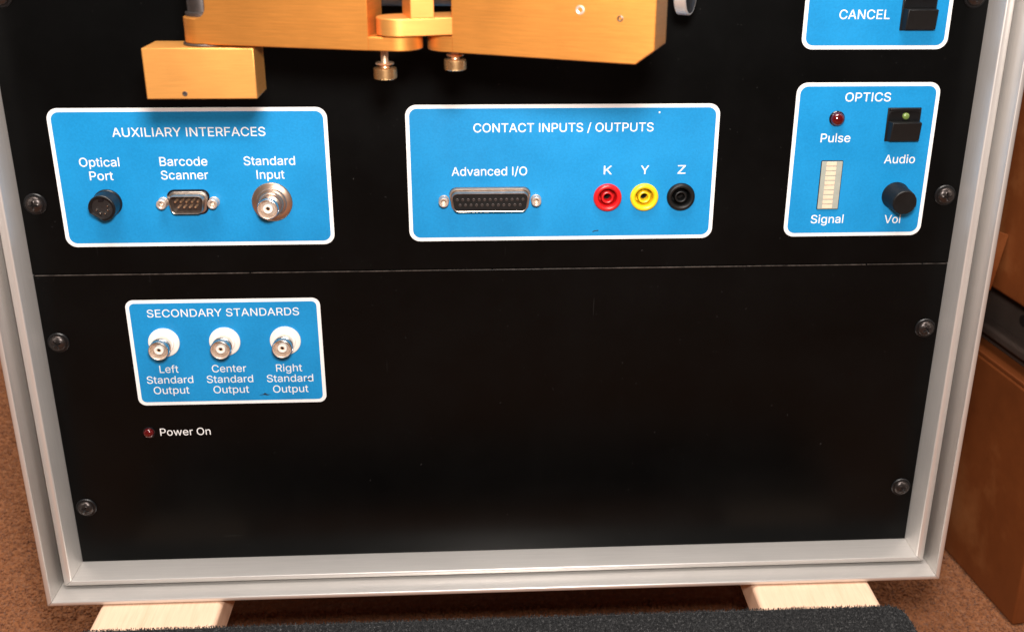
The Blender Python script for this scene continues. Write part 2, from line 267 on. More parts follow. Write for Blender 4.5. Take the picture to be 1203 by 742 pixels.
# ------------------------------------------------------------------ lettering: outlines of a plain grotesque, thousandths of an em
GLYPHS = json.loads('''
{"/":[249,[[216,533,235,533,180,330,126,127,71,-76,52,-76,33,-76,14,-76,69,127,124,330,178,533,197,533]]],"A":[480,[[39,0,16,0,78,170,140,339,201,509,
226,509,251,509,276,509,338,339,401,170,463,0,440,0,418,0,395,0,359,101,323,202,287,302,281,321,273,344,264,372,255,400,245,435,232,478,236,478,241,
478,245,478,233,435,222,399,213,371,204,343,196,320,191,302,155,202,120,101,85,0,62,0],[197,142,110,142,110,161,110,180,110,199,197,199,283,199,370,
199,370,180,370,161,370,142,283,142]]],"B":[456,[[122,0,60,0,60,170,60,339,60,509,120,509,181,509,241,509,276,509,306,503,329,491,352,479,369,462,381,
442,392,422,398,399,398,374,398,352,394,334,387,320,379,306,369,294,356,286,344,277,330,271,315,267,315,265,315,264,315,262,331,261,347,255,363,245,
379,235,392,221,402,203,413,185,418,163,418,136,418,111,412,87,400,67,388,46,370,30,344,18,319,6,287,0,247,0,184,0],[125,115,125,57,165,57,205,57,245,
57,284,57,313,65,330,80,347,95,355,114,355,137,355,154,351,170,342,184,334,198,321,209,306,218,290,227,271,231,248,231,207,231,166,231,125,231,125,
173],[125,341,125,285,162,285,200,285,238,285,257,285,273,289,288,296,303,303,315,313,323,326,332,339,336,355,336,372,336,395,328,414,313,429,297,444,
273,452,240,452,202,452,163,452,125,452,125,396]]],"C":[510,[[293,-7,267,-7,223,-7,184,4,150,25,116,46,89,76,70,115,50,154,40,201,40,254,40,308,50,354,
70,393,89,432,116,462,150,484,184,505,223,516,267,516,293,516,317,512,340,504,363,497,384,486,402,471,420,457,436,439,448,418,460,398,468,374,473,348,
451,348,430,348,408,348,404,366,398,381,389,395,381,408,370,419,357,428,345,438,331,444,315,449,300,454,284,456,267,456,236,456,208,448,184,432,159,
417,139,394,125,364,111,334,103,297,103,254,103,211,111,175,125,145,140,115,159,92,184,76,209,61,236,53,267,53,284,53,300,55,315,60,331,65,345,71,357,
81,370,90,381,101,389,114,398,128,404,143,408,160,430,160,451,160,473,160,469,135,460,111,448,91,436,70,421,52,402,38,384,23,363,12,341,5,318,-3]]],
"D":[502,[[271,0,219,0,178,0,137,0,96,0,96,19,96,38,96,57,136,57,175,57,215,57,256,57,291,65,318,81,345,97,366,119,379,149,392,179,399,214,399,255,399,
296,392,331,379,361,366,390,346,412,320,428,293,444,260,452,221,452,178,452,136,452,93,452,93,471,93,490,93,509,137,509,181,509,225,509,275,509,317,
499,353,478,388,458,415,429,433,391,452,353,462,308,462,255,462,202,452,157,433,119,414,81,387,51,351,31,314,10],[103,509,125,509,125,339,125,170,125,
0,103,0,82,0,60,0,60,170,60,339,60,509,82,509]]],"E":[419,[[165,0,60,0,60,170,60,339,60,509,164,509,268,509,372,509,372,490,372,471,372,452,290,452,
207,452,125,452,125,396,125,341,125,286,202,286,278,286,355,286,355,267,355,248,355,229,278,229,202,229,125,229,125,172,125,114,125,57,208,57,292,57,
375,57,375,38,375,19,375,0,270,0]]],"F":[410,[[82,0,60,0,60,170,60,339,60,509,163,509,266,509,369,509,369,490,369,471,369,452,288,452,206,452,125,452,
125,394,125,336,125,278,198,278,272,278,346,278,346,259,346,240,346,221,272,221,198,221,125,221,125,147,125,74,125,0,103,0]]],"I":[195,[[87,0,66,0,66,
170,66,339,66,509,87,509,109,509,130,509,130,339,130,170,130,0,109,0]]],"K":[467,[[146,189,104,145,104,169,104,193,104,216,116,232,128,247,139,261,151,
275,162,290,174,303,187,317,199,331,212,344,262,399,313,454,364,509,392,509,420,509,448,509,376,431,304,353,231,276,230,276,229,276,228,276,187,233],
[82,0,60,0,60,170,60,339,60,509,82,509,103,509,125,509,125,451,125,392,125,334,124,298,124,261,124,225,124,214,124,204,125,193,125,129,125,64,125,0,
103,0],[398,0,372,0,311,86,249,173,188,259,201,276,215,293,228,309,302,206,375,103,449,0,423,0]]],"L":[393,[[160,0,60,0,60,170,60,339,60,509,82,509,
103,509,125,509,125,358,125,208,125,57,203,57,282,57,361,57,361,38,361,19,361,0,261,0]]],"N":[523,[[82,0,60,0,60,170,60,339,60,509,85,509,111,509,136,
509,205,400,274,291,343,183,349,174,355,164,363,151,370,138,379,123,388,107,396,90,405,73,414,55,411,55,408,54,405,54,403,72,401,90,401,108,400,126,
399,142,399,157,399,172,399,185,399,195,399,300,399,404,399,509,420,509,442,509,463,509,463,339,463,170,463,0,438,0,412,0,387,0,325,97,264,193,202,290,
194,303,186,316,177,331,169,345,159,362,148,381,137,400,123,424,108,452,111,453,115,453,119,454,120,428,121,405,122,384,123,362,124,344,124,328,125,
312,125,300,125,291,125,194,125,97,125,0,103,0]]],"O":[533,[[311,-7,267,-7,223,-7,184,4,150,25,116,46,90,76,70,115,50,154,40,201,40,254,40,308,50,354,
70,393,90,432,116,462,150,484,184,505,223,516,267,516,311,516,350,505,384,484,418,462,444,432,464,393,483,354,493,308,493,254,493,201,483,154,464,115,
444,76,418,46,384,25,350,4],[236,53,267,53,297,53,325,61,349,76,374,91,394,114,408,144,423,174,430,211,430,254,430,298,423,335,408,365,394,395,374,417,
349,433,325,448,297,456,267,456,236,456,209,448,184,433,159,417,140,394,125,364,111,334,103,297,103,254,103,211,111,174,125,144,140,114,159,92,184,76,
209,61]]],"P":[445,[[82,0,60,0,60,170,60,339,60,509,118,509,177,509,235,509,274,509,307,502,332,487,358,473,377,454,390,430,402,405,409,378,409,348,
409,317,402,290,390,265,377,241,358,222,332,207,307,193,274,186,235,186,193,186,151,186,109,186,109,205,109,224,109,242,150,242,191,242,233,242,259,
242,281,247,297,256,313,265,325,278,333,294,341,310,344,328,344,348,344,368,341,386,333,402,325,417,313,430,297,439,280,448,259,452,232,452,196,452,
160,452,125,452,125,301,125,151,125,0,103,0]]],"R":[449,[[82,0,60,0,60,170,60,339,60,509,119,509,177,509,236,509,275,509,307,502,333,489,359,475,378,
457,390,433,403,410,409,382,409,352,409,321,403,295,390,271,378,248,359,230,333,217,307,204,275,198,236,198,189,198,143,198,96,198,96,217,96,236,96,
255,142,255,188,255,234,255,260,255,281,259,298,267,314,275,326,286,334,300,341,315,345,332,345,352,345,372,341,390,334,405,326,420,314,431,298,440,
281,448,259,452,233,452,197,452,161,452,125,452,125,301,125,151,125,0,103,0],[378,0,353,0,312,76,271,153,230,229,254,229,279,229,303,229,344,153,386,
76,428,0,403,0]]],"S":[447,[[263,-9,224,-9,187,-9,155,-3,128,9,100,21,79,38,64,60,49,82,40,107,38,137,60,137,82,137,104,137,106,117,112,101,123,88,134,
75,149,65,166,59,184,52,203,49,224,49,247,49,268,53,286,60,304,68,319,78,329,92,340,105,346,121,346,139,346,155,341,169,332,179,323,189,311,198,296,
205,281,211,264,217,245,222,224,228,204,234,184,239,142,251,109,268,86,289,63,311,52,339,52,372,52,401,60,426,75,448,90,469,111,486,138,498,164,510,
194,516,227,516,261,516,290,510,316,498,342,486,362,469,377,449,392,428,400,404,401,378,380,378,358,378,337,378,335,403,323,423,302,437,281,451,256,
459,225,459,203,459,184,455,167,448,151,441,138,431,129,418,120,406,115,391,115,376,115,358,120,344,131,334,142,323,154,314,169,308,184,302,199,297,
212,293,230,289,247,284,264,279,279,275,295,270,312,264,328,257,344,248,359,238,373,227,385,214,395,198,404,181,408,162,408,139,408,111,401,86,386,64,
372,41,351,24,323,11,296,-2]]],"T":[449,[[85,452,32,452,32,471,32,490,32,509,160,509,288,509,417,509,417,490,417,471,417,452,363,452,310,452,257,452,
257,301,257,151,257,0,235,0,214,0,193,0,193,151,193,301,193,452,139,452]]],"U":[517,[[299,-8,259,-8,219,-8,184,0,154,15,124,31,101,53,85,80,68,107,60,
138,60,173,60,285,60,397,60,509,81,509,103,509,124,509,124,399,124,288,124,178,124,154,130,132,141,113,152,94,167,79,187,68,207,57,231,52,259,52,287,
52,311,57,331,68,351,79,366,94,377,113,387,132,393,154,393,178,393,288,393,399,393,509,414,509,436,509,457,509,457,397,457,285,457,173,457,138,449,107,
433,80,416,53,393,31,363,15,334,0]]],"V":[480,[[229,0,204,0,141,170,79,339,16,509,39,509,62,509,84,509,120,408,156,307,192,206,198,189,206,166,215,137,
224,109,235,73,248,31,243,31,239,31,235,31,247,74,258,110,267,138,276,166,284,189,290,206,325,307,360,408,395,509,417,509,440,509,463,509,401,339,340,
170,278,0,253,0]]],"X":[474,[[43,0,18,0,84,95,151,190,217,284,217,268,217,252,217,236,155,327,92,418,29,509,54,509,79,509,104,509,129,473,153,437,178,
400,188,385,197,372,204,361,211,350,217,340,223,329,229,318,236,306,243,292,240,292,236,292,232,292,239,306,246,318,252,329,258,339,264,350,272,361,
279,372,288,385,298,400,323,437,348,473,374,509,398,509,422,509,446,509,384,419,321,329,259,239,259,255,259,271,259,287,324,191,390,96,456,0,431,0,406,
0,382,0,352,43,322,86,292,129,283,143,275,155,268,165,262,175,256,185,250,195,244,206,238,217,230,231,235,231,240,231,244,231,238,218,231,207,225,196,
219,186,213,176,206,166,199,155,191,143,182,129,152,86,122,43,91,0,67,0]]],"Y":[472,[[225,0,203,0,203,69,203,139,203,208,141,308,79,409,16,509,41,509,
66,509,91,509,125,454,159,399,192,344,203,326,213,309,222,292,231,275,240,255,250,230,241,230,232,230,224,230,233,255,242,276,251,293,260,310,270,327,
280,344,314,399,347,454,381,509,406,509,430,509,455,509,393,409,330,308,268,208,268,139,268,69,268,0,247,0]]],"Z":[438,[[161,0,42,0,42,15,42,31,42,46,
119,159,196,272,273,385,284,400,295,415,306,431,318,446,329,461,341,476,343,469,346,461,348,454,327,453,306,453,285,452,264,452,244,452,223,452,162,
452,101,452,40,452,40,471,40,490,40,509,159,509,278,509,397,509,397,493,397,477,397,462,321,351,245,240,169,129,158,113,146,97,134,81,122,65,110,49,97,
33,95,40,93,47,90,54,111,55,132,56,152,57,173,57,193,57,214,57,276,57,338,57,399,57,399,38,399,19,399,0,280,0]]],"a":[389,[[182,-9,160,-9,136,-9,114,
-4,94,5,75,14,59,27,48,45,36,62,30,83,30,108,30,130,35,147,43,161,52,175,63,185,78,193,92,201,108,207,125,211,143,215,160,218,178,220,201,223,219,225,
234,227,248,228,258,231,265,235,272,239,276,245,276,255,276,255,276,256,276,257,276,272,273,286,267,297,261,308,252,316,240,322,228,328,213,331,196,
331,178,331,162,328,149,322,136,317,126,309,118,301,110,292,104,283,100,274,80,280,61,285,41,291,50,314,62,332,79,346,95,360,113,369,133,375,153,381,
173,384,194,384,208,384,223,383,239,379,255,376,271,370,286,360,301,351,313,338,322,320,332,303,337,280,337,251,337,168,337,84,337,0,317,0,297,0,277,0,
277,17,277,35,277,52,275,52,274,52,272,52,268,43,261,34,252,25,243,15,230,7,215,1,200,-5],[155,45,170,45,193,45,212,50,228,59,243,68,255,79,263,93,271,
107,276,122,276,138,276,155,276,173,276,190,273,187,268,184,259,182,251,180,242,178,231,176,221,174,210,172,200,171,190,170,182,169,175,168,161,166,
147,163,134,159,121,154,111,148,103,139,96,131,92,119,92,105,92,92,95,81,102,72,109,63,118,57,130,52,142,48]]],"c":[396,[[226,-8,207,-8,173,-8,143,0,
117,16,91,33,71,56,56,85,41,114,34,149,34,187,34,227,41,262,56,291,71,321,91,343,117,360,143,376,173,384,207,384,226,384,243,382,260,377,276,372,292,
365,305,356,319,347,330,335,340,322,350,309,357,294,362,277,342,272,322,267,303,262,300,272,296,281,290,289,285,297,278,305,270,311,262,317,253,322,
242,325,232,328,220,330,207,330,182,330,161,323,145,310,129,297,116,280,108,258,100,237,96,213,96,187,96,162,100,139,108,117,116,96,129,79,145,66,161,
53,182,46,207,46,220,46,232,48,243,52,253,55,263,60,271,66,279,72,286,80,292,89,297,97,301,107,304,117,324,112,343,107,363,102,358,85,351,70,341,56,
332,43,320,31,306,21,293,12,277,4,261,-1,244,-6]]],"d":[424,[[219,-8,195,-8,164,-8,136,0,111,16,87,32,68,55,55,84,41,114,34,149,34,189,34,229,41,263,
55,293,69,322,88,345,112,361,136,376,164,384,196,384,219,384,238,381,253,373,268,365,279,356,287,346,296,336,302,327,306,319,308,319,309,319,311,319,
311,382,311,446,311,509,331,509,351,509,372,509,372,339,372,170,372,0,352,0,332,0,313,0,313,20,313,39,313,59,311,59,309,59,307,59,302,51,295,42,287,31,
278,21,267,12,252,4,238,-4],[181,47,205,47,227,47,247,53,263,65,279,77,291,94,299,115,308,136,312,161,312,189,312,217,308,242,300,263,292,284,279,300,
263,312,247,324,228,330,205,330,181,330,161,324,145,311,129,299,116,282,108,261,100,240,96,216,96,189,96,162,100,138,109,117,117,95,129,78,145,66,161,
53]]],"e":[404,[[238,-8,212,-8,175,-8,143,0,117,16,90,33,70,56,56,85,41,114,34,148,34,187,34,226,41,260,55,290,69,319,89,343,115,359,141,376,171,384,
205,384,226,384,246,381,266,374,285,367,303,356,319,341,335,326,348,306,357,282,366,258,371,228,371,194,371,186,371,178,371,169,272,169,174,169,75,169,
75,187,75,204,75,221,163,221,250,221,338,221,329,215,319,208,310,202,310,227,306,249,298,269,290,288,278,303,263,314,247,325,228,330,205,330,182,330,
163,325,146,313,130,302,118,288,109,270,100,251,96,232,96,211,96,200,96,189,96,178,96,150,101,126,110,106,120,87,134,72,151,61,168,51,189,46,212,46,
228,46,241,48,254,53,266,57,277,64,285,73,294,82,301,93,306,105,325,101,345,96,365,91,359,71,349,54,335,39,321,24,303,13,283,4,262,-4]]],"f":[254,
[[154,379,228,379,228,362,228,344,228,327,154,327,80,327,6,327,6,344,6,362,6,379,80,379],[101,0,81,0,81,144,81,288,81,432,81,453,86,471,96,486,106,500,
119,511,135,519,152,526,169,530,187,530,201,530,213,529,222,527,232,525,238,523,243,521,238,503,233,486,227,468,224,470,220,471,215,472,210,473,203,
474,195,474,176,474,163,469,154,460,146,451,142,437,142,419,142,279,142,140,142,0,121,0]]],"g":[425,[[238,-151,207,-151,179,-151,155,-147,134,-140,113,
-132,96,-123,82,-110,69,-98,58,-84,51,-69,67,-60,84,-50,101,-41,107,-49,113,-57,122,-66,130,-75,141,-82,154,-88,168,-94,186,-97,207,-97,238,-97,263,
-90,282,-75,302,-60,311,-37,311,-6,311,19,311,44,311,68,310,68,308,68,306,68,301,60,295,51,287,41,278,32,267,23,252,16,238,8,219,5,195,5,164,5,137,12,
113,27,88,41,69,62,55,90,41,118,34,152,34,191,34,230,41,264,55,293,69,322,88,345,112,361,137,376,165,384,196,384,220,384,239,381,253,373,268,365,280,
356,288,346,297,336,303,327,308,319,309,319,311,319,313,319,313,339,313,359,313,379,333,379,353,379,372,379,372,250,372,121,372,-9,372,-42,365,-69,350,
-90,335,-111,316,-126,291,-136,266,-146],[181,59,205,59,228,59,248,64,264,75,280,86,292,101,300,121,308,141,312,165,312,193,312,220,308,243,300,264,
292,284,280,301,264,312,248,324,228,330,205,330,181,330,161,324,145,312,129,299,117,283,109,262,100,242,96,219,96,193,96,166,100,143,109,123,117,103,
129,87,145,76,162,65]]],"h":[410,[[114,249,114,227,114,151,114,76,114,0,93,0,73,0,53,0,53,170,53,339,53,509,73,509,93,509,114,509,114,435,114,361,114,
287,110,287,106,287,102,287,114,322,131,347,152,362,174,377,199,384,227,384,253,384,276,379,295,369,315,358,330,342,341,321,352,299,357,273,357,240,
357,160,357,80,357,0,337,0,316,0,296,0,296,78,296,157,296,235,296,265,288,288,273,304,258,321,237,329,210,329,192,329,175,325,161,317,146,309,135,298,
126,283,118,267]]],"i":[167,[[73,0,53,0,53,126,53,253,53,379,73,379,93,379,114,379,114,253,114,126,114,0,93,0],[95,443,84,443,72,443,62,447,54,455,45,
462,41,472,41,483,41,494,45,504,54,512,62,520,72,524,84,524,95,524,106,520,114,512,122,504,126,494,126,483,126,472,122,462,114,455,106,447]]],"l":[163,
[[72,0,53,0,53,176,53,352,53,528,72,528,91,528,110,528,110,352,110,176,110,0,91,0]]],"n":[410,[[114,249,114,227,114,151,114,76,114,0,93,0,73,0,53,0,53,
126,53,253,53,379,72,379,92,379,112,379,112,349,112,318,112,287,109,287,106,287,102,287,114,322,131,347,152,362,174,377,199,384,227,384,253,384,276,
379,295,369,314,358,330,342,341,321,352,299,357,273,357,240,357,160,357,80,357,0,337,0,316,0,296,0,296,78,296,157,296,235,296,265,288,288,273,304,258,
321,237,329,210,329,192,329,175,325,161,317,146,309,135,298,126,283,118,267]]],"o":[415,[[242,-8,207,-8,173,-8,143,0,117,16,91,33,71,56,56,85,41,114,
34,149,34,187,34,227,41,262,56,291,71,321,91,343,117,360,143,376,173,384,207,384,242,384,273,376,299,360,325,343,345,321,359,291,374,262,381,227,381,
187,381,149,374,114,359,85,345,56,325,33,299,16,273,0],[182,46,207,46,233,46,254,53,270,66,287,79,299,96,307,117,315,139,319,162,319,187,319,213,315,
236,307,258,299,280,287,297,270,310,254,323,233,330,207,330,182,330,161,323,145,310,129,297,116,280,108,258,100,237,96,213,96,187,96,162,100,139,108,
117,116,96,129,79,145,66,161,53]]],"p":[424,[[73,-143,53,-143,53,31,53,205,53,379,72,379,92,379,112,379,112,359,112,339,112,319,114,319,116,319,118,
319,123,327,129,336,137,346,145,356,157,365,171,373,186,381,205,384,229,384,261,384,289,376,313,361,337,345,356,322,370,293,383,263,390,229,390,189,
390,149,383,114,370,84,356,55,337,32,313,16,289,0,261,-8,229,-8,206,-8,187,-4,173,4,158,12,146,21,138,31,130,42,123,51,118,59,117,59,115,59,114,59,114,
-8,114,-76,114,-143,93,-143],[197,47,220,47,244,47,263,53,279,66,295,78,308,95,316,117,324,138,328,162,328,189,328,216,324,240,316,261,308,282,296,299,
280,311,264,324,244,330,220,330,197,330,177,324,161,312,145,300,133,284,125,263,117,242,113,217,113,189,113,161,117,136,125,115,133,94,146,77,162,65,
178,53]]],"r":[259,[[73,0,53,0,53,126,53,253,53,379,72,379,92,379,112,379,112,360,112,340,112,321,113,321,114,321,115,321,122,340,135,355,152,367,170,
379,190,385,213,385,218,385,223,385,229,384,235,384,240,384,243,384,243,363,243,343,243,322,242,323,237,323,230,324,223,325,215,326,207,326,189,326,
173,322,159,315,145,307,134,297,126,284,118,270,114,255,114,237,114,158,114,79,114,0,93,0]]],"s":[365,[[211,-8,182,-8,156,-8,133,-4,112,3,92,11,75,23,
62,38,49,53,40,72,36,94,55,98,74,102,94,107,99,86,109,70,124,60,139,50,158,45,181,45,208,45,229,51,244,62,260,74,268,87,268,103,268,116,263,127,254,
136,245,144,231,151,212,155,191,160,170,165,149,170,115,178,89,191,72,208,55,225,47,247,47,274,47,296,53,315,65,332,77,348,94,361,115,370,136,380,160,
384,187,384,213,384,235,380,254,372,272,365,287,353,299,339,310,325,319,309,324,290,305,286,287,281,268,277,263,292,255,304,243,316,230,327,212,333,
187,333,165,333,146,327,131,317,116,306,109,293,109,277,109,263,114,252,124,243,134,235,150,228,172,223,191,218,210,214,229,209,264,201,290,188,306,
171,323,154,331,133,331,107,331,84,325,64,312,47,300,30,282,16,260,6,237,-3]]],"t":[227,[[138,379,204,379,204,362,204,344,204,327,138,327,72,327,6,327,
6,344,6,362,6,379,72,379],[65,345,65,471,85,471,106,471,126,471,126,347,126,222,126,98,126,81,129,69,136,61,143,54,154,50,170,50,174,50,179,50,185,51,
191,52,197,53,202,54,206,36,209,19,213,2,207,0,200,-2,192,-3,184,-4,176,-4,168,-4,136,-4,110,4,92,21,74,38,65,62,65,93,65,219]]],"u":[410,[[211,-5,182,
-5,157,-5,134,0,115,11,95,21,80,37,69,59,58,80,53,107,53,139,53,219,53,299,53,379,73,379,93,379,114,379,114,301,114,222,114,144,114,114,121,91,137,75,
152,58,173,50,200,50,218,50,235,54,249,62,264,70,275,81,283,97,292,112,296,131,296,153,296,228,296,304,296,379,316,379,337,379,357,379,357,253,357,126,
357,0,337,0,318,0,298,0,298,31,298,61,298,92,301,92,304,92,307,92,295,57,279,32,257,17,235,2]]],"v":[389,[[184,0,163,0,114,126,66,253,17,379,40,379,62,
379,84,379,111,305,138,230,165,155,174,132,181,110,187,87,193,64,199,42,206,21,198,21,191,21,184,21,191,42,197,64,203,87,209,110,216,132,224,155,251,
230,278,305,305,379,327,379,349,379,371,379,323,253,275,126,226,0,205,0]]],"w":[567,[[158,0,138,0,99,126,61,253,23,379,44,379,66,379,87,379,103,324,
118,269,133,214,140,191,147,165,154,137,161,108,168,76,175,41,172,41,168,41,165,41,172,75,179,106,186,135,193,163,199,190,206,214,221,269,237,324,252,
379,273,379,295,379,316,379,332,324,347,269,362,214,368,190,375,164,382,136,388,107,395,76,402,41,399,41,395,41,391,41,399,75,406,107,413,135,420,164,
427,190,434,214,449,269,465,324,480,379,502,379,523,379,545,379,506,253,468,126,429,0,409,0,389,0,368,0,352,57,335,114,319,172,314,189,309,207,305,225,
300,243,295,261,291,280,286,299,281,318,277,338,281,338,286,338,291,338,286,319,281,299,277,280,272,261,267,243,263,225,258,206,253,189,248,172,231,
114,215,57,199,0,178,0]]]," ":[188,[]]}
'''.replace('\n', ''))
from mathutils.geometry import delaunay_2d_cdt
def contour(sp, pen, bold):
    n = len(sp)//6; P = []
    q = [[t/1000 for t in sp[i*6:i*6+6]] for i in range(n)]
    for i in range(n):
        a, c = q[i], q[(i+1) % n]; p0, p1, p2, p3 = Vector(a[2:4]), Vector(a[4:6]), Vector(c[0:2]), Vector(c[2:4])
        d = (p3-p0); L = d.length or 1e-9
        flat = max(abs(d.cross(p1-p0))/L, abs(d.cross(p2-p0))/L) < 0.0025
        for k in range(1 if flat else 5):
            t = k/5; s = 1-t; P.append(p0*s**3+p1*3*s*s*t+p2*3*s*t*t+p3*t**3)
    P = [p for i, p in enumerate(P) if (p-P[i-1]).length > 1e-4]; out = []
    for i, p in enumerate(P):
        a = (p-P[i-1]).normalized(); c = (P[(i+1) % len(P)]-p).normalized(); t = (a+c)
        if t.length < 1e-3: t = a
        t.normalize(); out.append(Vector((p.x-t.y*bold+pen, p.y+t.x*bold)))
    return out
def winding(x, y, loops):
    wn = 0
    for P in loops:
        for i in range(len(P)):
            a, c = P[i-1], P[i]
            if (a.y <= y) != (c.y <= y):
                xi = a.x+(y-a.y)*(c.x-a.x)/(c.y-a.y)
                if xi > x: wn += 1 if c.y > a.y else -1
    return wn
def lettering(text, x0, x1, z, parent, origin, y, cap=4.45, material=None, bold=0.004):
    pen = 0; tris = []; lo, hi = 1e9, -1e9
    for ch in text:
        adv, splines = GLYPHS[ch]
        loops = [contour(s, pen, bold) for s in splines]; pen += adv/1000
        if not loops: continue
        vs = []; es = []
        for P in loops:
            k = len(vs); vs += P; es += [(k+i, k+(i+1) % len(P)) for i in range(len(P))]
        V, _, F, *_ = delaunay_2d_cdt(vs, es, [], 0, 1e-6)
        for f in F:
            c = sum((V[i] for i in f), Vector((0, 0)))/len(f)
            if winding(c.x, c.y, loops): tris.append([V[i].copy() for i in f])
        lo = min(lo, min(p.x for P in loops for p in P)); hi = max(hi, max(p.x for P in loops for p in P))
    sx = (x1-x0)/(hi-lo); sz = cap/0.509; bm = bmesh.new()
    for t in tris:
        bm.faces.new([bm.verts.new(Vector((x0+(p.x-lo)*sx-origin[0], y-origin[1], z+p.y*sz-origin[2]))*S) for p in t])
    bmesh.ops.remove_doubles(bm, verts=bm.verts[:], dist=1e-7)
    # printing ink: the letters get a slight thickness of their own
    r = bmesh.ops.extrude_face_region(bm, geom=bm.faces[:]); vs = [g for g in r['geom'] if isinstance(g, bmesh.types.BMVert)]
    bmesh.ops.translate(bm, verts=vs, vec=(0, -0.00004, 0)); bmesh.ops.recalc_face_normals(bm, faces=bm.faces[:])
    me = bpy.data.meshes.new('lettering'); bm.to_mesh(me); bm.free(); me.materials.append(material or M['white'])
    o = bpy.data.objects.new('lettering', me); C.objects.link(o); o.parent = parent; return o

# ================================================================== THE SETTING
def tufts(name, rects, density, h, r, material, z, parent=None, seed=1, zfun=None, lean=0.8, skip=None, origin=(0,0,0), label=None):
    rnd = random.Random(seed); vs = []; fs = []
    for (x0, x1, y0, y1) in rects:
        for _ in range(int((x1-x0)*(y1-y0)*density)):
            x = rnd.uniform(x0, x1); y = rnd.uniform(y0, y1)
            if skip and skip(x, y): continue
            zz = z if zfun is None else zfun(x, y)
            a = rnd.uniform(0, 6.283); q = r*rnd.uniform(0.6, 1.4); hh = h*rnd.uniform(0.6, 1.25)
            lx, ly = rnd.gauss(0, lean)*h*0.5, rnd.gauss(0, lean)*h*0.5; k = len(vs)
            for t in range(3):
                b = a+t*2.094; vs.append((x+q*math.cos(b), y+q*math.sin(b), zz-0.2))
            for t in range(3):
                b = a+t*2.094+0.5; vs.append((x+lx*0.6+q*0.8*math.cos(b), y+ly*0.6+q*0.8*math.sin(b), zz+hh*0.65))
            vs.append((x+lx, y+ly, zz+hh))
            for t in range(3):
                u = (t+1) % 3; fs.append((k+t, k+u, k+3+u, k+3+t)); fs.append((k+3+t, k+3+u, k+6))
    me = bpy.data.meshes.new(name); me.from_pydata([((a-origin[0])*S, (b-origin[1])*S, (c-origin[2])*S) for a, b, c in vs], [], fs)
    me.materials.append(material); me.update()
    o = bpy.data.objects.new(name, me); C.objects.link(o); o['kind'] = 'stuff'
    if parent: o.parent = parent
    if label: o['label'] = label
    return o
FLOOR = -315
bm = bmesh.new(); bmesh.ops.create_grid(bm, x_segments=60, y_segments=60, size=3000)
bmesh.ops.translate(bm, verts=bm.verts[:], vec=(0, 300, FLOOR))
fl = to_obj('floor', bm, M['floor_carpet'], kind='structure'); fl['label'] = 'rust brown carpeted floor under the case'
tufts('carpet_pile', [(-560, -200, -120, 520), (180, 560, -120, 420), (-200, 180, -120, 120)], 0.26, 2.0, 1.6, M['floor_carpet'], FLOOR,
      skip=lambda x, y: x > 372 and y > 110, label='short rust brown carpet pile on the floor')

# ================================================================== CARDBOARD BOXES (right edge)
ang = math.radians(6.9)
def carton(z0, z1, label, origin, near, x_off=0, flap=False):
    t = thing('cardboard_box', origin, label, 'box', 'cardboard boxes stacked beside the case', rot=(0, 0, ang))
    # local frame: near left corner at 0,0; x to the right, y away from the viewer
    H = z1-z0
    body = bmesh.new(); add_box(body, 0, 320, 0, 420, 0, H-3)
    to_obj('carton_body', body, M['cardboard'], t, bevel=2.2, seg=3)
    for (a, b) in ((0, 208), (212, 420)):
        q = bmesh.new(); add_box(q, 0.3, 319.7, a+(0.3 if a == 0 else 0), b, H-3+0.02, H)
        to_obj('flap', q, M['cardboard'], t, bevel=0.6)
    return t
lower_box = carton(FLOOR, -138, 'lower brown cardboard box standing on the carpet right of the case', (369, 78, FLOOR+2.5), 0)
upper_box = carton(-82, 150, 'upper brown cardboard box resting above the grey metal bracket', (361, 100, -81), 0)
q = prism([(-26,51),(-0.3,43),(-7,2),(-26,6)], -51, -48)
to_obj('torn_flap', q, M['cardboard'], upper_box, bevel=0.4, label='lighter folded flap sticking out towards the case')
mb = thing('metal_bracket', (372, 110, -135), 'dull grey metal bracket with a round hole between the two cardboard boxes', 'bracket', rot=(0, 0, ang))
q = bmesh.new(); add_box(q, 8, 12, 0, 330, 0, 50); add_box(q, 12.1, 250, 0, 330, 46, 50); add_box(q, 12.1, 250, 0, 330, 0, 3)
web = to_obj('web', q, M['grey_metal'], mb, bevel=0.8)
q = lathe([(0,0),(4.2,0),(4.2,1.2),(0,1.2)], 20, axis='x', center=(6.9, 34, 33)); to_obj('hole', q, M['hole'], mb)
q = bmesh.new(); add_box(q, -3, 7.8, 6, 320, 11, 19)
to_obj('rail_lip', q, M['grey_metal'], mb, bevel=2.5, seg=4)

